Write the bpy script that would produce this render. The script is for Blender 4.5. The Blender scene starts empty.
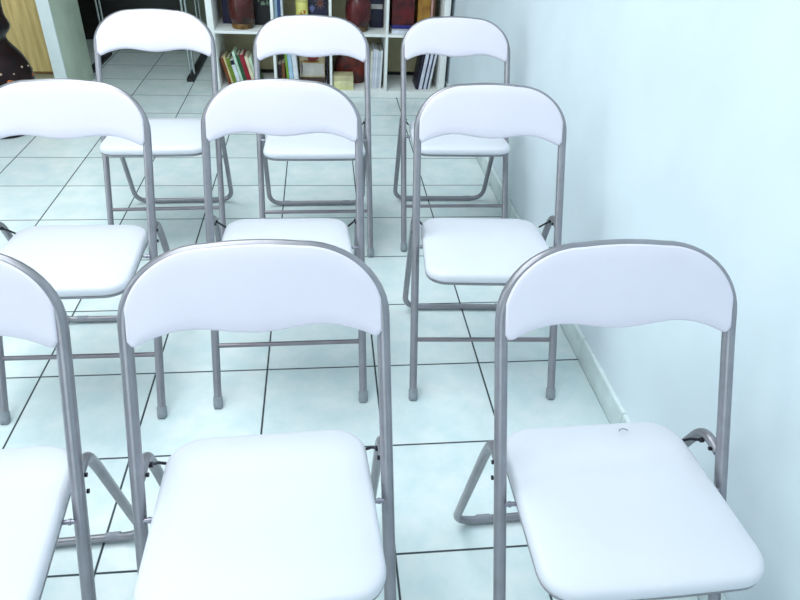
import bpy, bmesh, math, random
from mathutils import Vector, Matrix
random.seed(5)
S = bpy.context.scene
COL = S.collection
PI = math.pi

# ------------------------------------------------------------------ render look
S.view_settings.view_transform = 'Standard'
S.view_settings.look = 'None'
S.view_settings.gamma = 1.0
S.view_settings.exposure = -0.09
S.view_settings.use_curve_mapping = False


def lin(r, g, b):
    f = lambda c: (c / 255 / 12.92) if c <= 10 else ((c / 255 + .055) / 1.055) ** 2.4
    return (f(r), f(g), f(b), 1.0)


# ------------------------------------------------------------------ materials
def mat(name, rgb, rough=.5, metal=0., var=0., scale=12., spec=.5, coat=0., bump=0., stretch=None, rgb2=None):
    m = bpy.data.materials.new(name)
    m.use_nodes = True
    nt = m.node_tree
    n, l = nt.nodes, nt.links
    b = n['Principled BSDF']
    b.inputs['Roughness'].default_value = rough
    b.inputs['Metallic'].default_value = metal
    b.inputs['Specular IOR Level'].default_value = spec
    b.inputs['Coat Weight'].default_value = coat
    b.inputs['Base Color'].default_value = lin(*rgb)
    if var or rgb2 or bump:
        tc = n.new('ShaderNodeTexCoord')
        mp = n.new('ShaderNodeMapping')
        if stretch:
            mp.inputs['Scale'].default_value = stretch
        nz = n.new('ShaderNodeTexNoise')
        nz.inputs['Scale'].default_value = scale
        nz.inputs['Detail'].default_value = 5
        l.new(tc.outputs['Object'], mp.inputs['Vector'])
        l.new(mp.outputs['Vector'], nz.inputs['Vector'])
        mx = n.new('ShaderNodeMix')
        mx.data_type = 'RGBA'
        c2 = rgb2 or tuple(max(0, c * (1 - var)) for c in rgb)
        mx.inputs['A'].default_value = lin(*rgb)
        mx.inputs['B'].default_value = lin(*c2)
        mr = n.new('ShaderNodeMapRange')
        mr.inputs['From Min'].default_value = .35
        mr.inputs['From Max'].default_value = .65
        l.new(nz.outputs['Fac'], mr.inputs['Value'])
        l.new(mr.outputs['Result'], mx.inputs['Factor'])
        l.new(mx.outputs['Result'], b.inputs['Base Color'])
        if bump:
            bp = n.new('ShaderNodeBump')
            bp.inputs['Strength'].default_value = bump
            bp.inputs['Distance'].default_value = .002
            l.new(nz.outputs['Fac'], bp.inputs['Height'])
            l.new(bp.outputs['Normal'], b.inputs['Normal'])
    return m


TILE = 1 / 3
OX, OY, WX = -.19073, .89065, .80713      # a tile joint crosses (OX, OY); the right wall's skirting stands at x = WX


def floor_mat():
    m = bpy.data.materials.new('floor_tiles')
    m.use_nodes = True
    nt = m.node_tree
    n, l = nt.nodes, nt.links
    b = n['Principled BSDF']
    tc = n.new('ShaderNodeTexCoord')
    sp = n.new('ShaderNodeSeparateXYZ')
    l.new(tc.outputs['Object'], sp.inputs[0])

    def math_(op, a, b_=None):
        k = n.new('ShaderNodeMath')
        k.operation = op
        for i, v in enumerate((a, b_)):
            if v is None:
                continue
            if isinstance(v, (int, float)):
                k.inputs[i].default_value = v
            else:
                l.new(v, k.inputs[i])
        return k.outputs[0]
    cells, dists = [], []
    for ax, o in (('X', OX), ('Y', OY)):
        q = math_('DIVIDE', math_('SUBTRACT', sp.outputs[ax], o), TILE)
        cells.append(math_('FLOOR', q))
        fr = math_('FRACT', q)
        dists.append(math_('MULTIPLY', math_('MINIMUM', fr, math_('SUBTRACT', 1.0, fr)), TILE))
    d = math_('MINIMUM', dists[0], dists[1])
    mr = n.new('ShaderNodeMapRange')
    mr.interpolation_type = 'SMOOTHSTEP'
    mr.inputs['From Min'].default_value = .0018
    mr.inputs['From Max'].default_value = .0036
    l.new(d, mr.inputs['Value'])
    cb = n.new('ShaderNodeCombineXYZ')
    l.new(cells[0], cb.inputs[0])
    l.new(cells[1], cb.inputs[1])
    wn = n.new('ShaderNodeTexWhiteNoise')
    wn.noise_dimensions = '3D'
    l.new(cb.outputs[0], wn.inputs['Vector'])
    # mottled glaze: shifted per tile so that the pattern breaks at each joint
    add = n.new('ShaderNodeVectorMath')
    add.operation = 'MULTIPLY_ADD'
    l.new(cb.outputs[0], add.inputs[0])
    add.inputs[1].default_value = (3.7, 5.3, 1)
    l.new(tc.outputs['Object'], add.inputs[2])
    nz = n.new('ShaderNodeTexNoise')
    nz.inputs['Scale'].default_value = 9
    nz.inputs['Detail'].default_value = 7
    nz.inputs['Roughness'].default_value = .62
    l.new(add.outputs[0], nz.inputs['Vector'])
    r1 = n.new('ShaderNodeMapRange')
    r1.inputs['From Min'].default_value = .36
    r1.inputs['From Max'].default_value = .64
    l.new(nz.outputs['Fac'], r1.inputs['Value'])
    mx = n.new('ShaderNodeMix')
    mx.data_type = 'RGBA'
    mx.inputs['A'].default_value = lin(*FLOOR_A)
    mx.inputs['B'].default_value = lin(*FLOOR_B)
    l.new(r1.outputs['Result'], mx.inputs['Factor'])
    hv = n.new('ShaderNodeHueSaturation')
    l.new(mx.outputs['Result'], hv.inputs['Color'])
    l.new(math_('ADD', math_('MULTIPLY', wn.outputs['Value'], .05), .97), hv.inputs['Value'])
    g = n.new('ShaderNodeMix')
    g.data_type = 'RGBA'
    g.inputs['A'].default_value = lin(60, 71, 76)
    l.new(hv.outputs['Color'], g.inputs['B'])
    l.new(mr.outputs['Result'], g.inputs['Factor'])
    l.new(g.outputs['Result'], b.inputs['Base Color'])
    rr = n.new('ShaderNodeMapRange')
    rr.inputs['To Min'].default_value = .8
    rr.inputs['To Max'].default_value = .22
    l.new(mr.outputs['Result'], rr.inputs['Value'])
    l.new(rr.outputs['Result'], b.inputs['Roughness'])
    bp = n.new('ShaderNodeBump')
    bp.inputs['Distance'].default_value = .0015
    bp.inputs['Strength'].default_value = .5
    l.new(mr.outputs['Result'], bp.inputs['Height'])
    l.new(bp.outputs['Normal'], b.inputs['Normal'])
    return m


FLOOR_A = (238, 247, 247)
FLOOR_B = (220, 238, 239)
M = dict(
    floor=floor_mat(),
    wall=mat('wall_paint', (228, 240, 247), .6, var=.03, scale=3, bump=.06),
    wallback=mat('olive_grey_wall_paint', (150, 156, 136), .7, var=.05, scale=3),
    ceil=mat('ceiling_paint', (244, 248, 250), .8, var=.02, scale=2),
    skirt=mat('skirting_tile', (222, 236, 236), .3, var=.06, scale=14),
    skirt_top=mat('skirting_edge', (238, 250, 250), .35, var=.02, scale=20),
    steel=mat('grey_metallic_lacquer', (156, 154, 160), .34, metal=.72, var=.05, scale=30),
    bar=mat('grey_metallic_bar', (146, 140, 146), .4, metal=.7, var=.05, scale=30),
    cap=mat('grey_plastic_cap', (152, 160, 166), .5, var=.06, scale=60),
    pad=mat('grey_floor_pad', (150, 152, 162), .5, var=.06, scale=60),
    dark=mat('dark_bolt', (44, 42, 52), .45, metal=.5, var=.2, scale=90),
    zinc=mat('zinc_bolt', (168, 166, 178), .35, metal=.8, var=.1, scale=90),
    back=mat('white_lavender_backrest', (233, 228, 240), .55, var=.015, scale=5),
    seat=mat('white_vinyl_seat', (224, 226, 234), .45, var=.012, scale=6, bump=.03),
    scuff=mat('scuff', (120, 124, 140), .6, var=.2, scale=200),
    shelf=mat('white_shelf_board', (246, 249, 246), .5, var=.03, scale=6),
    olive=mat('olive_backing', (204, 196, 160), .7, rgb2=(182, 174, 140), scale=5),
    wood=mat('pale_oak', (228, 202, 136), .55, rgb2=(196, 166, 104), scale=7, stretch=(6, 6, .5)),
    woodedge=mat('brown_edge', (120, 86, 40), .5, var=.2, scale=20),
    panelside=mat('grey_green_panel', (206, 220, 200), .6, var=.08, scale=6),
    black=mat('black_laminate', (20, 18, 20), .5, rgb2=(27, 23, 24), scale=12),
    chrome=mat('chrome', (206, 212, 214), .18, metal=1., var=.05, scale=30),
    vase=mat('dark_glazed_vase', (14, 5, 9), .3, rgb2=(34, 8, 10), scale=14, spec=.3),
    vasebase=mat('black_vase_base', (16, 12, 18), .35, var=.3, scale=30),
    amber=mat('amber_enamel', (190, 104, 50), .25, var=.3, scale=60),
    cream=mat('cream_spots', (214, 190, 160), .25, var=.15, scale=60),
    page=mat('paper_pages', (232, 228, 208), .8, var=.08, scale=40, stretch=(20, 1, 1)),
)
CM = {}


def cmat(rgb, rough=.5, rgb2=None, scale=18):
    k = (rgb, rgb2, rough)
    if k not in CM:
        CM[k] = mat('cover_%02x%02x%02x' % rgb, rgb, rough, var=.12, scale=scale, rgb2=rgb2)
    return CM[k]


# ------------------------------------------------------------------ mesh helpers
def link(name, bm, m, parent=None, sharp=40):
    me = bpy.data.meshes.new(name)
    bmesh.ops.recalc_face_normals(bm, faces=bm.faces)
    bm.to_mesh(me)
    bm.free()
    for p in me.polygons:
        p.use_smooth = True
    me.set_sharp_from_angle(angle=math.radians(sharp))
    me.materials.append(m)
    o = bpy.data.objects.new(name, me)
    COL.objects.link(o)
    if parent:
        o.parent = parent
    return o


def box(bm, x0, x1, y0, y1, z0, z1, bev=0., mx=None):
    t = bmesh.new()
    vs = [t.verts.new((x, y, z)) for x in (x0, x1) for y in (y0, y1) for z in (z0, z1)]
    for f in ((0, 1, 3, 2), (4, 6, 7, 5), (0, 4, 5, 1), (2, 3, 7, 6), (0, 2, 6, 4), (1, 5, 7, 3)):
        t.faces.new([vs[i] for i in f])
    bmesh.ops.recalc_face_normals(t, faces=t.faces)
    if bev:
        bmesh.ops.bevel(t, geom=t.edges[:], offset=bev, segments=2, profile=.6, affect='EDGES', clamp_overlap=True)
    merge(bm, t, mx)


def merge(bm, t, mx=None):
    mp = {}
    for v in t.verts:
        mp[v] = bm.verts.new(mx @ v.co if mx else v.co)
    for f in t.faces:
        bm.faces.new([mp[v] for v in f.verts])
    t.free()


def boxbm(*a, **k):
    bm = bmesh.new()
    box(bm, *a, **k)
    return bm


def tube(bm, pts, r, seg=14, caps=True, closed=False):
    pts = [Vector(p) for p in pts]
    n = len(pts)
    rs = r if isinstance(r, (list, tuple)) else [r] * n
    T = []
    for i in range(n):
        a = pts[max(0, i - 1)]
        b = pts[min(n - 1, i + 1)]
        T.append((b - a).normalized())
    ref = Vector((1, 0, 0)) if abs(T[0].x) < .8 else Vector((0, 1, 0))
    u = (ref - T[0] * ref.dot(T[0])).normalized()
    rings = []
    for i in range(n):
        if i:
            q = T[i - 1].rotation_difference(T[i])
            u = q @ u
            u = (u - T[i] * u.dot(T[i])).normalized()
        w = T[i].cross(u)
        rings.append([bm.verts.new(pts[i] + (u * math.cos(2 * PI * k / seg) + w * math.sin(2 * PI * k / seg)) * rs[i]) for k in range(seg)])
    for a, b in zip(rings, rings[1:]):
        for k in range(seg):
            bm.faces.new((a[k], a[(k + 1) % seg], b[(k + 1) % seg], b[k]))
    if caps:
        bm.faces.new(rings[0][::-1])
        bm.faces.new(rings[-1])
    return rings


def lathe(bm, prof, seg=40, cx=0, cy=0):
    rings = []
    for r, z in prof:
        rings.append([bm.verts.new((cx + r * math.cos(2 * PI * k / seg), cy + r * math.sin(2 * PI * k / seg), z)) for k in range(seg)])
    for a, b in zip(rings, rings[1:]):
        for k in range(seg):
            bm.faces.new((a[k], a[(k + 1) % seg], b[(k + 1) % seg], b[k]))
    bm.faces.new(rings[0][::-1])
    bm.faces.new(rings[-1])


def rings_solid(bm, rings):
    vr = [[bm.verts.new(p) for p in r] for r in rings]
    n = len(vr[0])
    for a, b in zip(vr, vr[1:]):
        for k in range(n):
            bm.faces.new((a[k], a[(k + 1) % n], b[(k + 1) % n], b[k]))
    bm.faces.new(vr[0][::-1])
    bm.faces.new(vr[-1])


def smooth_path(P, rad, n=7):
    """polyline P with each inner corner rounded by a quadratic arc of reach rad"""
    P = [Vector(p) for p in P]
    out = [P[0]]
    for i in range(1, len(P) - 1):
        r = rad[i - 1] if isinstance(rad, (list, tuple)) else rad
        a = P[i] + (P[i - 1] - P[i]).normalized() * r
        b = P[i] + (P[i + 1] - P[i]).normalized() * r
        for k in range(n + 1):
            t = k / n
            out.append(a * (1 - t) ** 2 + P[i] * 2 * t * (1 - t) + b * t * t)
    out.append(P[-1])
    return out


def thing(name, label, cat, loc=(0, 0, 0), rz=0, group=None):
    o = bpy.data.objects.new(name, None)
    o.empty_display_size = .1
    COL.objects.link(o)
    o.location = loc
    o.rotation_euler = (0, 0, rz)
    return tag(o, label, cat, group)


def tag(o, label, cat, group=None):
    o['label'] = label
    o['category'] = cat
    if group:
        o['group'] = group
    return o


def struct(name, bm, m, parent=None):
    o = link(name, bm, m, parent)
    o['kind'] = 'structure'
    return o


def dup(root, label, loc, rz):
    r = root.copy()
    COL.objects.link(r)
    r.location = loc
    r.rotation_euler = (0, 0, rz)
    r['label'] = label

    def rec(src, dst):
        for ch in src.children:
            c = ch.copy()
            COL.objects.link(c)
            c.parent = dst
            rec(ch, c)
    rec(root, r)
    return r


# ------------------------------------------------------------------ the room
XL, YB, YF, ZC = -3.6, 5.75, -2.6, 2.65
WALL = WX + .010
struct('floor', boxbm(XL - .1, WALL + .1, YF - .1, YB + .1, -.06, 0), M['floor'])
struct('wall_right', boxbm(WALL, WALL + .12, YF - .1, YB + .1, 0, ZC), M['wall'])
struct('wall_left', boxbm(XL - .12, XL, YF - .1, YB + .1, 0, ZC), M['wall'])
struct('wall_back', boxbm(XL, WALL, YB, YB + .12, 0, ZC), M['wallback'])
struct('wall_front', boxbm(XL, WALL, YF - .12, YF, 0, ZC), M['wall'])
struct('ceiling', boxbm(XL - .12, WALL + .12, YF - .12, YB + .12, ZC, ZC + .08), M['ceil'])
sk = bmesh.new()
k0 = math.floor((YF - OY) / TILE)
y = OY + k0 * TILE
while y < YB:
    y0, y1 = max(y + .0012, YF), min(y + TILE - .0012, YB)
    if y1 > y0 + .01:
        box(sk, WX, WALL, y0, y1, 0, .078, .001)
    y += TILE
sko = struct('baseboard_right', sk, M['skirt'])
sk = bmesh.new()
y = OY + k0 * TILE
while y < YB:
    y0, y1 = max(y + .0012, YF), min(y + TILE - .0012, YB)
    if y1 > y0 + .01:
        box(sk, WX - .001, WALL, y0, y1, .078, .086, .0025)
    y += TILE
struct('baseboard_edge', sk, M['skirt_top'], sko)

# ------------------------------------------------------------------ the folding chair
# chair space: seat front towards -y, origin on the floor midway between the two front feet
W = .2085
YC, ZCN = .3436, .6627            # where the lower ends of the backrest sit on the frame
L1 = math.hypot(YC, ZCN)
D1 = Vector((0, YC, ZCN)) / L1
YT, HT = .4101, .8056
L2 = math.hypot(YT - YC, HT - ZCN)
D2 = Vector((0, YT - YC, HT - ZCN)) / L2
VTOP = L1 + L2
NRM = Vector((0, -D2.z, D2.y))      # towards the sitter


def fr(u, v):
    """point of the frame plane: u across, v along the slanted tubes from the feet"""
    if v <= L1:
        p = D1 * v
    else:
        p = D1 * L1 + D2 * (v - L1)
    return Vector((u, p.y, p.z))


CA, CB, CROWN = .135, .118, .004


def arch():
    P = []
    for i in range(13):
        a = i / 12 * PI / 2
        P.append((-W + CA * (1 - math.cos(a)), VTOP - CROWN - CB + CB * math.sin(a)))
    flat = W - CA
    for i in range(1, 8):
        u = -flat + 2 * flat * i / 8
        P.append((u, VTOP - CROWN + CROWN * (1 - (u / flat) ** 2)))
    P += [(-u, v) for u, v in P[:13][::-1]]
    return P


def arch_top(u, inset):
    """height of the arch centre line over u, shrunk inwards by inset"""
    inset_u = max(inset, .0)
    w, a, b = W - inset_u, CA - inset_u * .6, CB - inset_u * .6
    flat = w - a
    au = abs(u)
    t = VTOP - CROWN - inset
    if au <= flat:
        return t + CROWN * (1 - (au / flat) ** 2)
    q = min(1, (au - flat) / a)
    return t - b + b * math.sqrt(max(0, 1 - q * q))


def tip_bottom(u, um):
    a = abs(u)
    # wavy lower edge: low tips at the sides, two rises, a shallow dip in the middle
    K = [(0, .0180), (.03, .0197), (.06, .0240), (.085, .0274), (.11, .028), (.135, .0248), (.16, .0178), (.18, .0098), (.192, .0035), (.199, .0035), (um, .012)]
    for (a0, b0), (a1, b1) in zip(K, K[1:]):
        if a <= a1 or a1 == um:
            t = min(1, max(0, (a - a0) / (a1 - a0)))
            t = t if a1 > .19 else t
            return b0 + (b1 - b0) * t


def backrest_bm():
    bm = bmesh.new()
    um = .2055
    nu, nv = 64, 6
    US = [um * math.sin(-PI / 2 + PI * i / nu) for i in range(nu + 1)]
    bow = lambda u: -.001 * (1 - (u / um) ** 2)

    def grid(ins, nn, dome):
        G = []
        for u0 in US:
            u = u0 * (1 - ins / um)
            top = arch_top(u0, -.0045) - ins
            bot = L1 - .002 + tip_bottom(u0, um) + ins
            if top < bot + .01:
                top = bot + .01
            col = []
            for j in range(nv + 1):
                t = j / nv
                v = bot + (top - bot) * t
                e = dome * (1 - (2 * t - 1) ** 2) * (1 - (u / um) ** 2)
                col.append(fr(u, v) + NRM * (nn + bow(u) + e))
            G.append(col)
        return G

    def loop(G):
        out = [G[i][0] for i in range(nu + 1)]
        out += [G[nu][j] for j in range(1, nv + 1)]
        out += [G[i][nv] for i in range(nu - 1, -1, -1)]
        out += [G[0][j] for j in range(nv - 1, 0, -1)]
        return out

    def addgrid(G):
        V = [[bm.verts.new(p) for p in c] for c in G]
        for i in range(nu):
            for j in range(nv):
                bm.faces.new((V[i][j], V[i + 1][j], V[i + 1][j + 1], V[i][j + 1]))
        return V
    F = addgrid(grid(.0045, .0140, .002))
    R = addgrid(grid(.0045, -.003, 0))
    prev = loop(F)
    for ins, nn in ((.0015, .0123), (0, .008), (0, .001), (.0015, -.0018)):
        cur = [bm.verts.new(p) for p in loop(grid(ins, nn, 0))]
        for k in range(len(cur)):
            bm.faces.new((prev[k], prev[(k + 1) % len(cur)], cur[(k + 1) % len(cur)], cur[k]))
        prev = cur
    cur = loop(R)
    for k in range(len(cur)):
        bm.faces.new((prev[k], prev[(k + 1) % len(cur)], cur[(k + 1) % len(cur)], cur[k]))
    return bm


def seat_outline(ins=0.):
    """rounded trapezoid, y from 0 (front) to .362 (rear)"""
    fw, rw, yr = .1850 - ins, .1780 - ins, .353 - ins
    yf = .006 + ins
    pts = []

    def corner(cx, cy, rx, ry, a0, a1, n=10):
        for i in range(n + 1):
            a = a0 + (a1 - a0) * i / n
            # slightly squarish corner
            c, s = math.cos(a), math.sin(a)
            pts.append((cx + rx * math.copysign(abs(c) ** .92, c), cy + ry * math.copysign(abs(s) ** .92, s)))
    r1, r2 = .056 - ins * .5, .066 - ins * .5
    corner(fw - r1, yf + r1, r1, r1, -PI / 2, 0)
    corner(rw - r2, yr - r2, r2, r2, 0, PI / 2)
    corner(-rw + r2, yr - r2, r2, r2, PI / 2, PI)
    corner(-fw + r1, yf + r1, r1, r1, PI, 3 * PI / 2)
    out = []
    N = len(pts)
    for i in range(N):
        a, b = pts[i], pts[(i + 1) % N]
        out.append(a)
        if math.hypot(a[0] - b[0], a[1] - b[1]) > .05:
            for t in (.2, .4, .6, .8):
                out.append((a[0] + (b[0] - a[0]) * t, a[1] + (b[1] - a[1]) * t))
    # the front edge bows forward a little
    return [(x, yy - .004 * max(0, 1 - (x / .16) ** 2) * max(0, 1 - yy / .05)) for x, yy in out]


def sz(yy):
    return -.026 * yy                 # the seat falls a little to the rear


def seat_bm(levels, dome=False):
    bm = bmesh.new()
    R = []
    for ins, z in levels:
        R.append([Vector((x, yy, z + sz(yy))) for x, yy in seat_outline(ins)])
    if dome:
        last = R[-1]
        c = sum(last, Vector()) / len(last)
        for s, dz in ((.8, .0018), (.55, .0032), (.3, .004), (.08, .0043)):
            R.append([c + (p - c) * s + Vector((0, 0, dz)) for p in last])
    rings_solid(bm, R)
    return bm


def cyl_x(bm, x0, x1, yy, z, r, seg=12):
    tube(bm, [(x0, yy, z), (x1, yy, z)], r, seg)


def make_chair(label):
    t = thing('folding_chair', label, 'chair', group='white folding chairs in three rows')
    # inverted U of grey tube: front feet, long slanted tubes, arch over the backrest
    bm = bmesh.new()
    P = [fr(-W, .014), fr(-W, .25), fr(-W, .5), fr(-W, L1 - .02), fr(-W, L1 + .02)] + [fr(u, v) for u, v in arch()] + \
        [fr(W, L1 + .02), fr(W, L1 - .02), fr(W, .5), fr(W, .25), fr(W, .014)]
    tube(bm, P, .0112, 18)
    f = link('front_frame', bm, M['steel'], t)
    for s in (-1, 1):
        bm = bmesh.new()
        r = tube(bm, [fr(s * W, .002), fr(s * W, .006), fr(s * W, .030), fr(s * W, .033)], [.0122, .0134, .0134, .0122], 18)
        for v in bm.verts:
            if v.co.z < .006:
                v.co.z = 0.0
        o = link('foot_cap', bm, M['cap'], f)
        o['label'] = 'pale grey plastic foot cap'
    bm = bmesh.new()
    v = .1608 / D1.z
    a, b = fr(-W + .006, v), fr(W - .006, v)
    tube(bm, [a, b], .0066, 12)
    link('stretcher', bm, M['bar'], t)
    # rear U: hinged to the tubes above the seat, bends back and down to a bar on the floor
    bm = bmesh.new()
    w = .2065
    half = [(w, .246, .456), (w, .300, .464), (w, .330, .395), (w, .4555, .062 - .02), (w, .461, .0125), (0, .461, .0125)]
    half = smooth_path([half[0], half[1], half[2], (w, .4585, .0125), half[5]], [.036, .02, .060], 8)
    P = half + [Vector((-p.x, p.y, p.z)) for p in half[-2::-1]]
    rr = []
    for p in P:
        rr.append(.0098)
    rr[0] = rr[-1] = .0085
    tube(bm, P, rr, 16)
    g = link('rear_frame', bm, M['steel'], t)
    for s in (-1, 1):
        bm = bmesh.new()
        tube(bm, [(s * .118, .461, .0125), (s * .150, .461, .0125)], .0113, 14)
        o = link('floor_pad', bm, M['pad'], g)
        o['label'] = 'pale grey floor pad'
    # padded seat on a grey metal rim
    s_ = link('seat', seat_bm([(.006, .409), (.0005, .414), (-.0005, .420), (.0008, .428), (.0045, .4335), (.011, .4365)], True), M['seat'], t, 60)
    rm = link('seat_rim', seat_bm([(.012, .4035), (.0025, .4045), (.0008, .407), (.0008, .411), (.004, .413)]), M['steel'], s_)
    rm['label'] = 'grey metal rim'
    b_ = link('backrest', backrest_bm(), M['back'], t, 60)
    for s in (-1, 1):
        # seat pivot bolts, hinge bolts and the latch link at the rear
        bm = bmesh.new()
        yv = fr(0, .394 / D1.z).y
        cyl_x(bm, s * .182, s * .2035, yv, .4045, .0042)
        cyl_x(bm, s * .1905, s * .1945, yv, .4045, .0056)
        link('pivot_bolt', bm, M['zinc'], t)
        bm = bmesh.new()
        cyl_x(bm, s * .1935, s * .2195, .256, .457, .0040)
        cyl_x(bm, s * .2160, s * .2195, .244, .430, .0042)
        link('hinge_bolt', bm, M['dark'], t)
        bm = bmesh.new()
        tube(bm, [(s * .1955, .284, .450), (s * .190, .304, .432), (s * .178, .316, .414)], .0028, 8)
        cyl_x(bm, s * .193, s * .199, .284, .450, .0050)
        link('latch_link', bm, M['dark'], t)
        bm = bmesh.new()
        box(bm, s * .170 - .0015, s * .170 + .0015, .285, .335, .385, .410, .001)
        link('seat_bracket', bm, M['bar'], t)
    return t


POSE = [  # x, y, rotation, label
    (.4535, 1.3912, -.0461, 'white folding chair at the right end of the middle row, beside the wall'),
    (.5060, .5045, .0158, 'white folding chair nearest the wall in the front row, small scuff on its seat'),
    (-.1040, .5177, .0339, 'white folding chair in the centre of the front row, largest and closest'),
    (-.1111, 1.3989, .0056, 'white folding chair in the centre of the middle row, seat mostly hidden'),
    (-.6783, 1.3680, -.0045, 'white folding chair at the left end of the middle row, its left edge cut off'),
    (-.6090, 2.2536, .0317, 'white folding chair at the left end of the back row, before the black desk'),
    (-.0354, 2.2201, .0129, 'white folding chair in the centre of the back row, before the bookcase'),
    (.5201, 2.2631, -.0063, 'white folding chair at the right end of the back row, near the wall'),
    (-.6137, .5070, .0497, 'white folding chair half cut off at the lower left corner'),
]
proto = make_chair(POSE[0][3])
proto.location = (POSE[0][0], POSE[0][1], 0)
proto.rotation_euler = (0, 0, POSE[0][2])
for x, y, rz, lb in POSE[1:]:
    c = dup(proto, lb, (x, y, 0), rz)
    if 'front row' in lb or 'lower left corner' in lb:
        for o in c.children:
            if o.name.split('.')[0] == 'seat':
                o.location = (0, .003, .003)
                o.scale = (1.012, 1.022, 1)
    if 'scuff' in lb:
        st = [o for o in c.children if o.name.startswith('seat') and 'bracket' not in o.name][0]
        bm = bmesh.new()
        P = [(.060 + .010 * math.cos(a), .312 + .010 * math.sin(a), .4375) for a in [PI * (.15 + .7 * i / 8) for i in range(9)]]
        tube(bm, P, .0009, 6)
        link('scuff_mark', bm, M['scuff'], st)

for o in proto.children:            # the seat of this chair sits a little off centre between its tubes
    if o.name.split('.')[0] == 'seat':
        o.location.x = -.009

# ------------------------------------------------------------------ the bookcase
BX = [-.6675, -.299, .0515, .402, .7705]     # upright centres
BY0, BY1 = 4.245, 4.632
bk = thing('bookcase', 'white cube bookcase with open cells against the wall behind the chairs', 'bookcase', (.05, BY0, 0))
bk_off = Vector((.05, BY0, 0))


def bpart(name, x0, x1, z0, z1, m, y0=BY0, y1=BY1, bev=.0015):
    bm = boxbm(x0 - bk_off.x, x1 - bk_off.x, y0 - bk_off.y, y1 - bk_off.y, z0, z1, bev=bev)
    return link(name, bm, m, bk)


SH = [0.038, .373, .389, .724]
bpart('side_panel', -.6865, -.6485, 0, .762, M['shelf'])
bpart('side_panel', .7515, .7895, 0, .762, M['shelf'])
bpart('bottom_board', -.6485, .7515, 0, .038, M['shelf'])
bpart('top_board', -.6485, .7515, .724, .762, M['shelf'])
for i in range(4):
    x0 = -.6485 if i == 0 else BX[i] + .008
    x1 = .7515 if i == 3 else BX[i + 1] - .008
    bpart('shelf', x0, x1, .373, .389, M['shelf'])
for x in BX[1:4]:
    bpart('divider', x - .008, x + .008, .038, .724, M['shelf'])
bpart('back_panel', -.6485, .7515, .062, .724, M['olive'], BY1 - .012, BY1)
o = bpart('back_gap_shade', -.6485, .7515, .038, .062, M['black'], BY1 - .010, BY1 - .002)  # black strip painted in for the shade of the gap below the panel
o['label'] = 'dark strip painting the shaded gap'


def book(name, label, group, x, y, z, t, h, d, rgb, lean=0., spine=True, rgb2=None, face=False, cat='book', band=None):
    """upright book: x = lower left corner of its spine, y = spine face, t thick, h high, d deep;
    lean in degrees to the left (+) or the right (-)"""
    r = thing(name, label, cat, (x, y, z), 0, group)
    A = math.radians(lean)
    mx = Matrix.Rotation(-A, 4, 'Y')
    # stays on the shelf: rotate about the corner that ends lowest
    if lean > 0:
        mx = Matrix.Translation((t * (1 - math.cos(A)) * 0, 0, 0)) @ Matrix.Rotation(-A, 4, 'Y')
    else:
        mx = Matrix.Translation((t, 0, 0)) @ Matrix.Rotation(-A, 4, 'Y') @ Matrix.Translation((-t, 0, 0))
    cov = min(.0022, t * .16)
    bm = bmesh.new()
    box(bm, 0, cov, 0, d, 0, h, .0004, mx)
    box(bm, t - cov, t, 0, d, 0, h, .0004, mx)
    box(bm, cov * .5, t - cov * .5, -.0008, cov * 1.2, 0, h, .0006, mx)
    link('cover', bm, cmat(rgb, .45, rgb2), r)
    bm = bmesh.new()
    box(bm, cov, t - cov, cov * 1.2, d - .004, .003, h - .003, 0, mx)
    link('pages', bm, M['page'], r)
    if band:
        z0, z1, c = band
        bm = bmesh.new()
        box(bm, .0004, t - .0004, -.0016, -.0004, z0, z1, 0, mx)
        link('spine_band', bm, cmat(c, .5), r)
    return r


GR = 'leaning books in the lower left cell'
z0 = .0385
rowA = [  # thickness, height, rgb, band, label
    (.016, .205, (128, 62, 22), None, 'brown book leaning at the left end of the lower left cell'),
    (.011, .212, (232, 216, 160), None, 'thin cream book leaning beside the brown one'),
    (.024, .196, (112, 140, 34), None, 'olive green book leaning between the cream and the white ones'),
    (.024, .192, (226, 232, 240), (.138, .166, (22, 22, 52)), 'white book with a dark band across its spine top, leaning'),
    (.015, .246, (206, 238, 214), None, 'tall pale mint book leaning, highest of the lower left cell'),
    (.022, .222, (24, 92, 52), None, 'dark green book leaning between the mint and the red ones'),
    (.026, .228, (150, 16, 40), None, 'crimson book leaning in the lower left cell'),
    (.020, .215, (238, 226, 196), None, 'cream book leaning right of the crimson one'),
    (.018, .205, (210, 232, 206), None, 'pale green book leaning second from the right in its cell'),
    (.016, .180, (40, 96, 44), None, 'short green book leaning at the right end of its cell'),
]
x = -.598
for i, (t, h, c, bd, lb) in enumerate(rowA):
    lean = 13.5
    book('book', lb, GR, x, BY0 + .055 + .006 * (i % 3), z0, t * .97, h * .88, .15, c, lean, band=bd)
    x += t / math.cos(math.radians(lean)) + .0012

GR = 'items in the second lower cell'
book('book', 'short dark maroon book beside the white divider in the second lower cell', GR, -.288, 4.31, z0, .024, .140, .13, (40, 12, 20))
book('book', 'short brown book between the maroon and the green ones', GR, -.262, 4.31, z0, .020, .150, .13, (120, 74, 34), 0)
book('book', 'bright green book in the second lower cell', GR, -.228, 4.31, z0, .015, .210, .15, (130, 176, 60), 4)
book('book', 'sky blue book between the green and the white ones', GR, -.2115, 4.31, z0, .0255, .208, .15, (176, 212, 236), 4)
book('book', 'thick white book leaning right of the sky blue one', GR, -.1835, 4.31, z0, .028, .204, .15, (234, 238, 246), 4)


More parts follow.
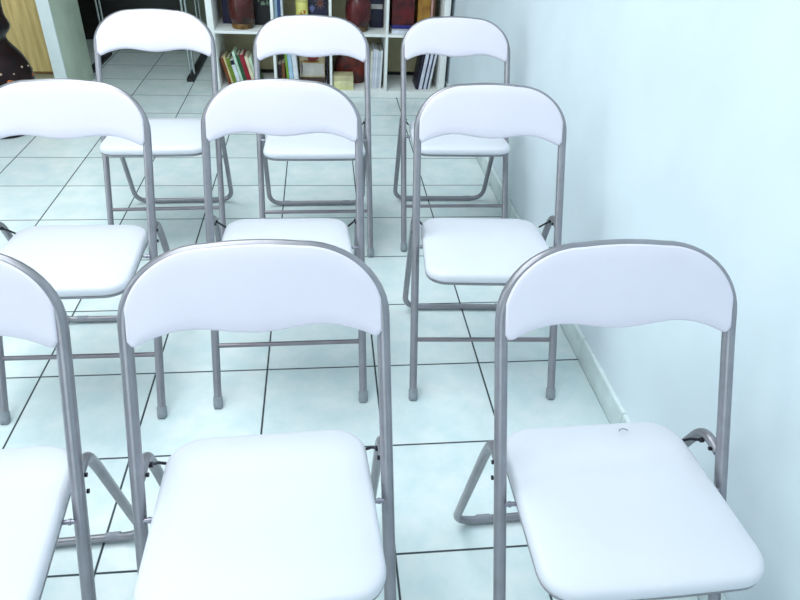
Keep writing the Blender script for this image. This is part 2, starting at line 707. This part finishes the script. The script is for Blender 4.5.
def cover_stand(name, label, cat, x0, x1, y, z, h, th, rgb, motifs, group=None, tilt=9, rgb2=None):
    """a book or picture stood up facing the room, leaning back a little; motifs = printed shapes (polygons in 0..1)"""
    r = thing(name, label, cat, (x0, y, z), 0, group)
    w = x1 - x0
    mx = Matrix.Translation((0, 0, th * math.sin(math.radians(tilt)))) @ Matrix.Rotation(-math.radians(tilt), 4, 'X')
    bm = bmesh.new()
    box(bm, 0, w, 0, th * .2, 0, h, .001, mx)
    box(bm, 0, w, th * .8, th, 0, h, .001, mx)
    box(bm, 0, th * .2, 0, th, 0, h, .001, mx)
    link('cover', bm, cmat(rgb, .45, rgb2), r)
    bm = bmesh.new()
    box(bm, th * .2, w - .003, th * .2, th * .8, .003, h - .003, 0, mx)
    link('pages', bm, M['page'], r)
    for nm, poly, c in motifs:
        bm = bmesh.new()
        vs = [bm.verts.new(mx @ Vector((px * w, -.0006, pz * h))) for px, pz in poly]
        f = bm.faces.new(vs)
        ex = bmesh.ops.extrude_face_region(bm, geom=[f])
        for v in ex['geom']:
            if isinstance(v, bmesh.types.BMVert):
                v.co += mx.to_3x3() @ Vector((0, .0006, 0))
        link(nm, bm, cmat(c, .45), r)
    return r


def ell(cx, cz, rx, rz, n=18, wob=0., ph=0):
    return [(cx + rx * math.cos(2 * PI * k / n) * (1 + wob * math.sin(3 * 2 * PI * k / n + ph)), cz + rz * math.sin(2 * PI * k / n) * (1 + wob * math.cos(4 * 2 * PI * k / n + ph))) for k in range(n)]


def star(cx, cz, r1, r2, k=8, asp=1.):
    return [(cx + (r1 if i % 2 == 0 else r2) * math.cos(PI * i / k), cz + asp * (r1 if i % 2 == 0 else r2) * math.sin(PI * i / k)) for i in range(2 * k)]


cover_stand('book', 'tan picture book facing outward with a red motif, in the second lower cell', 'book', -.152, .013, 4.40, z0, .215, .018, (198, 182, 142),
            [('printed_band', [(.02, .20), (.98, .20), (.98, .56), (.02, .56)], (206, 204, 198)),
             ('printed_motif', ell(.52, .72, .22, .12, 20, .15, 1), (132, 34, 20)),
             ('printed_motif', ell(.45, .62, .34, .04, 16), (150, 96, 36)),
             ('printed_strip', [(.0, .0), (1, .0), (1, .16), (.0, .16)], (70, 50, 40)),
             ('printed_figure', ell(.08, .42, .05, .2, 14, .1), (110, 48, 30))], GR, 9)
book('book', 'thin black book upright behind the divider of the second lower cell', GR, .024, 4.36, z0, .012, .215, .15, (26, 26, 40))

# third lower cell: dark red bag, a stack of pale books, white magazines
bag = thing('handbag', 'dark red brown leather bag slumped in the third lower cell', 'bag', (.185, 4.46, z0))
bm = bmesh.new()
prof = []
ZL = [(0, .84), (.02, .97), (.06, 1.0), (.11, .97), (.15, .86), (.18, .66), (.197, .40), (.201, .16)]
R = []
for z, s in ZL:
    ring = []
    for k in range(32):
        a = 2 * PI * k / 32
        wob = 1 + .03 * math.sin(3 * a + z * 20) + .02 * math.sin(5 * a - z * 40)
        cx_, sy_ = math.cos(a), math.sin(a)
        ring.append(Vector((.112 * s * wob * math.copysign(abs(cx_) ** .7, cx_), .062 * (s * .6 + .35) * wob * math.copysign(abs(sy_) ** .7, sy_), z)))
    R.append(ring)
rings_solid(bm, R)
link('body', bm, cmat((124, 36, 18), .35, (52, 10, 12)), bag)
bm = bmesh.new()
tube(bm, smooth_path([(-.05, -.03, .175), (-.045, -.045, .235), (.045, -.045, .235), (.05, -.03, .175)], [.03, .03]), .006, 10)
link('handle', bm, cmat((70, 16, 12), .35), bag)
GR = 'flat pale books under the red bag'
for i, (hh, c, lb) in enumerate([(.026, (236, 234, 170), 'pale yellow book at the bottom of the flat stack before the red bag'),
                                 (.030, (240, 236, 184), 'lemon cream book in the middle of the flat stack before the red bag'),
                                 (.032, (214, 204, 160), 'khaki book on top of the flat stack before the red bag')]):
    zz = z0 + (0, .0265, .057)[i]
    r = thing('book', lb, 'book', (.066, 4.262, zz), 0, GR)
    bm = bmesh.new()
    box(bm, 0, .128, 0, .10, 0, .002, .0004)
    box(bm, 0, .128, 0, .10, hh - .002, hh, .0004)
    box(bm, 0, .128, -.0005, .002, 0, hh, .0004)
    link('cover', bm, cmat(c, .5), r)
    bm = bmesh.new()
    box(bm, .002, .126, .002, .098, .002, hh - .002)
    link('pages', bm, M['page'], r)
GR = 'white magazines in the third lower cell'
mags = [('cream white magazine at the left of the leaning batch in the third lower cell', (224, 226, 214)), ('pale blue white magazine leaning in the third lower cell, tallest of the batch', (226, 232, 250)),
        ('white magazine leaning in the middle of the third lower cell batch', (238, 240, 250)), ('grey white magazine leaning, second from the divider in the third lower cell', (210, 220, 234)),
        ('white magazine standing against the divider of the third lower cell', (236, 242, 246))]
x = .302
for i, (lb, c) in enumerate(mags):
    book('magazine', lb, GR, x, 4.30 + .004 * (i % 2), z0, .0135, (.235, .247, .243, .236, .24)[i], .20, c, -2.0 - .6 * i * 0, cat='magazine')
    x += .0152

# fourth lower cell: one black and three white binders leaning on the right side panel, navy strips painting the shade between
GR = 'books leaning on the right side panel'
x = .606
for i, (t, c, lb, hh) in enumerate([(.018, (20, 16, 44), 'black book leaning, leftmost of the lower right cell', .255),
                                    (.022, (232, 234, 250), 'white book leaning right after the black one', .25),
                                    (.008, (30, 28, 66), 'thin navy strip painting the shaded gap between the left two white books', .245),  # book-shaped navy strip, painted shade between two white books
                                    (.018, (228, 232, 250), 'white book leaning between two thin navy strips', .245),
                                    (.008, (34, 34, 70), 'thin navy strip painting the shaded gap nearest the right side panel', .24),  # second navy strip, painted shade before the last white book
                                    (.014, (236, 240, 250), 'white book leaning farthest right in the lower right cell', .238)]):
    book('book', lb, GR, x, 4.29 + .003 * i, z0, t, hh, .19, c, -9)
    x += t / math.cos(math.radians(9)) + .0014

# ---- upper row, its lower parts in view
zu = .3895
GR = 'objects in the upper left cell'
book('book', 'dark navy book standing at the left of the upper left cell', GR, -.618, 4.44, zu, .085, .24, .12, (24, 24, 64))


def pot(name, label, cx, cy, z, rb, rm, h, c, group, base, cat='pot'):
    r = thing(name, label, cat, (cx, cy, z), 0, group)
    bm = bmesh.new()
    lathe(bm, [(rb * .9, .030), (rb, .036), (rm * .97, h * .35), (rm, h * .55), (rm * .94, h * .8), (rm * .7, h * .95), (rm * .62, h), (rm * .5, h)], 36)
    link('body', bm, cmat(c, .25, tuple(int(v * .45) for v in c), 9), r)
    bm = bmesh.new()
    lathe(bm, [(rb * .80, 0), (rb * .98, .003), (rb * 1.0, .020), (rb * .93, .032), (rb * .8, .032)], 36)
    link('base_ring', bm, cmat(base, .35, tuple(int(v * .5) for v in base), 25), r)
    return r


pot('pot', 'dark red brown round pot with an amber base in the upper left cell', -.487, 4.345, zu, .066, .080, .21, (78, 16, 10), GR, (130, 92, 30))
cover_stand('book', 'black book facing outward with a pale green leaf pattern in the upper left cell', 'book', -.418, -.312, 4.42, zu, .25, .020, (12, 12, 20),
            [('printed_leaf', ell(.3, .62, .10, .09, 12, .3, 1), (110, 140, 116)), ('printed_leaf', ell(.66, .70, .11, .07, 12, .3, 2), (150, 176, 150)),
             ('printed_leaf', ell(.52, .50, .12, .05, 12, .3, 3), (130, 160, 132)), ('printed_leaf', ell(.78, .52, .07, .07, 12, .3, 4), (96, 130, 104)),
             ('printed_leaf', ell(.35, .82, .14, .06, 12, .3, 2), (140, 160, 150))], GR, 6)
GR = 'objects in the second upper cell'
book('book', 'pale blue book at the left of the second upper cell', GR, -.288, 4.33, zu, .018, .25, .16, (176, 206, 226))
book('book', 'navy blue book between two pale ones in the second upper cell', GR, -.268, 4.33, zu, .016, .25, .16, (58, 84, 140))
book('book', 'white book right of the navy one in the second upper cell', GR, -.250, 4.33, zu, .012, .25, .16, (226, 234, 244))
tin = thing('tin', 'pale yellow tin with an amber motif in the second upper cell', 'tin', (-.122, 4.38, zu), 0, GR)
bm = bmesh.new()
lathe(bm, [(.036, 0), (.038, .003), (.038, .15), (.036, .153), (.030, .153)], 32)
link('body', bm, cmat((226, 222, 132), .4, (204, 198, 104)), tin)
bm = bmesh.new()
lathe(bm, [(.030, .153), (.039, .1535), (.039, .170), (.036, .173), (.02, .174)], 32)
link('lid', bm, cmat((206, 200, 120), .4), tin)
bm = bmesh.new()
for cx_, cz_, rr_ in ((-.25, .085, .014), (.25, .098, .016), (.0, .072, .013), (.35, .070, .010), (-.5, .066, .010)):
    vs = []
    for k in range(14):
        a = cx_ + rr_ / .038 * math.cos(2 * PI * k / 14)
        vs.append(bm.verts.new((.0386 * math.sin(a), -.0386 * math.cos(a), cz_ + rr_ * .8 * math.sin(2 * PI * k / 14))))
    bm.faces.new(vs)
link('printed_motif', bm, cmat((176, 112, 30), .4), tin)
cover_stand('book', 'midnight blue book facing outward with a star burst motif in the second upper cell', 'book', -.083, .036, 4.40, zu, .25, .022, (24, 24, 58),
            [('printed_burst', star(.62, .55, .34, .10, 9, .5), (128, 92, 78)), ('printed_burst', star(.62, .55, .17, .06, 7, .5), (150, 60, 46)),
             ('printed_patch', ell(.2, .42, .14, .07, 14, .3), (104, 110, 156))], GR, 6)
GR = 'objects in the third upper cell'
pot('pot', 'dark crimson round pot with a gold base in the third upper cell', .226, 4.345, zu, .062, .082, .215, (92, 10, 14), GR, (124, 86, 30))
book('box_file', 'navy box with a pale band standing in the third upper cell', GR, .306, 4.43, zu, .080, .26, .13, (28, 30, 62), cat='box', band=(.112, .140, (200, 200, 196)))
GR = 'objects in the upper right cell'
r = thing('book', 'white book lying flat at the bottom of the upper right cell', 'book', (.432, 4.262, zu), 0, GR)
bm = bmesh.new()
box(bm, 0, .145, 0, .003, 0, .024, .0006)
box(bm, 0, .145, 0, .20, 0, .002, .0004)
box(bm, 0, .145, 0, .20, .022, .024, .0004)
link('cover', bm, cmat((236, 240, 252), .4), r)
bm = bmesh.new()
box(bm, .002, .143, .003, .198, .002, .022)
link('pages', bm, M['page'], r)
bx = thing('gift_box', 'dark red box with a blue lower edge on the flat white book', 'box', (.424 + .01, 4.30, zu + .0245), 0, GR)
bm = boxbm(0, .138, 0, .14, .022, .24, bev=.003)
link('body', bm, cmat((104, 14, 18), .4, (60, 6, 14)), bx)
bm = boxbm(-.002, .140, -.002, .142, 0, .0215, bev=.002)
o = link('lower_edge', bm, cmat((48, 42, 130), .4), bx)
book('book', 'ochre gold book standing right of the dark red box', GR, .598, 4.33, zu, .078, .235, .15, (180, 134, 46), rgb2=(140, 92, 28))
book('book', 'thin pale pink book between the ochre book and the side panel', GR, .680, 4.33, zu, .014, .235, .15, (206, 160, 150))
book('book', 'thin brown book at the right of the upper right cell', GR, .697, 4.34, zu, .012, .235, .15, (110, 70, 50))

# ------------------------------------------------------------------ left background
pn = thing('partition_panel', 'tall white edged grey green panel left of the black desk', 'partition', (-1.54, 4.08, 0))
bm = boxbm(-.032, .030, .012, .487, 0, 2.1, bev=.002)
link('panel', bm, M['panelside'], pn)
bm = boxbm(-.034, .034, -.004, .012, 0, 2.1, bev=.002)
o = link('edge_strip', bm, M['skirt_top'], pn)
o['label'] = 'bright white front edge'

cb = thing('cupboard', 'pale oak cupboard behind the dark vase at the far left', 'cupboard', (-2.1, 4.30, 0))
bm = bmesh.new()
box(bm, -.5, .515, .0, .42, .112, 1.9, .003)
link('body', bm, M['wood'], cb)
bm = boxbm(-.5, .515, -.004, .42, .098, .112, bev=.002)
o = link('lower_edge', bm, M['woodedge'], cb)
bm = boxbm(-.49, .505, .02, .40, 0, .098, bev=.002)
link('plinth', bm, M['olive'], cb)

dk = thing('desk', 'black desk on chrome tube legs behind the farthest left chair', 'desk', (-1.2, 4.85, 0))
link('desk_top', boxbm(-.383, .43, -.26, .36, .715, .745, bev=.004), M['black'], dk)
link('modesty_panel', boxbm(-.56, .19, .315, .335, .10, .714, bev=.002), M['black'], dk)
for lx, y0, y1, ya in ((-.361, -.215, .272, -.235), (.318, -.235, .272, -.34)):
    for ly in (y0, y1):
        bm = bmesh.new()
        for s in (-.012, .012):
            tube(bm, [(lx + s, ly, .022), (lx + s, ly, .715)], .0085, 12)
        link('leg', bm, M['chrome'], dk)
    bm = boxbm(lx - .022, lx + .022, ya, .30, .0, .024, bev=.004)
    o = link('floor_bar', bm, M['black'], dk)
    o['label'] = 'black floor bar'

vs_ = thing('floor_vase', 'dark glossy bulging floor vase on a round black base at the left edge', 'vase', (-1.675, 3.565, 0))
bm = bmesh.new()
V = [(.07, .030), (.085, .04), (.11, .075), (.150, .13), (.178, .20), (.188, .25), (.189, .29), (.184, .325), (.175, .36), (.162, .39), (.143, .42), (.124, .445), (.113, .465), (.110, .485),
     (.116, .497), (.129, .510), (.139, .525), (.142, .540), (.138, .556), (.131, .572), (.128, .59), (.129, .63), (.135, .68), (.148, .73), (.150, .74), (.142, .742), (.12, .735)]
lathe(bm, V, 48)
link('body', bm, M['vase'], vs_)
bm = bmesh.new()
lathe(bm, [(.100, 0), (.105, .003), (.105, .018), (.095, .026), (.085, .031), (.05, .031)], 48)
link('base', bm, M['vasebase'], vs_)
for nm, m, cnt, zz, sz_ in (('vase_spot', M['cream'], 9, .345, .010), ('vase_spot', M['amber'], 7, .300, .015)):  # one row of cream spots and one of amber around the belly
    bm = bmesh.new()
    rad = .1775 if zz > .32 else .187
    for k in range(cnt * 2):
        a = 2 * PI * (k + .3) / (cnt * 2)
        t = bmesh.new()
        bmesh.ops.create_uvsphere(t, u_segments=10, v_segments=6, radius=1)
        z_ = zz + .012 * math.sin(k * 2.3)
        merge(bm, t, Matrix.Translation((rad * math.cos(a), rad * math.sin(a), z_)) @ Matrix.Rotation(a, 4, 'Z') @ Matrix.Diagonal((.004, sz_ * (.8 + .3 * math.sin(k * 1.7)), sz_ * .6, 1)))
    o = link('spot_band', bm, m, vs_)
    o['label'] = 'row of cream spots' if m is M['cream'] else 'row of amber enamel spots'

# ------------------------------------------------------------------ light
w = bpy.data.worlds.new('world')
S.world = w
w.use_nodes = True
w.node_tree.nodes['Background'].inputs['Color'].default_value = (.8, .9, 1, 1)
w.node_tree.nodes['Background'].inputs['Strength'].default_value = .4


def area(name, loc, size, sy, power, rot=(0, 0, 0), col=(1, 1, 1)):
    d = bpy.data.lights.new(name, 'AREA')
    d.shape = 'RECTANGLE'
    d.size, d.size_y = size, sy
    d.energy = power
    d.color = col
    o = bpy.data.objects.new(name, d)
    COL.objects.link(o)
    o.location = loc
    o.rotation_euler = rot
    return o


LC = (.915, .972, 1)
area('ceiling_lamp', (-.8, .6, 2.62), 1.4, 1.4, 27, col=LC)
area('ceiling_lamp', (-.8, 2.3, 2.62), 1.4, 1.4, 38, col=LC)
area('side_fill_light', (XL + .05, 1.2, 1.5), 2.6, 1.5, 26, (0, math.radians(-90), 0), LC)  # added fill light by the left wall, evens the right wall
area('front_fill_light', (-1.4, YF + .05, 1.5), 2.6, 1.5, 21, (math.radians(90), 0, 0), LC)  # added fill light behind the camera, brightens walls and backrests

# ------------------------------------------------------------------ camera
cd = bpy.data.cameras.new('camera')
cd.sensor_width = 36
cd.sensor_fit = 'HORIZONTAL'
cd.lens = 29.228
cd.clip_start = .02
co = bpy.data.objects.new('camera', cd)
COL.objects.link(co)
R3 = Matrix(((0.993666, 0.021331, -0.110329), (-0.102677, 0.571295, -0.814297), (0.045661, 0.820468, 0.569867)))
co.matrix_world = Matrix.Translation((0, 0, 1.3422)) @ R3.to_4x4()
S.camera = co
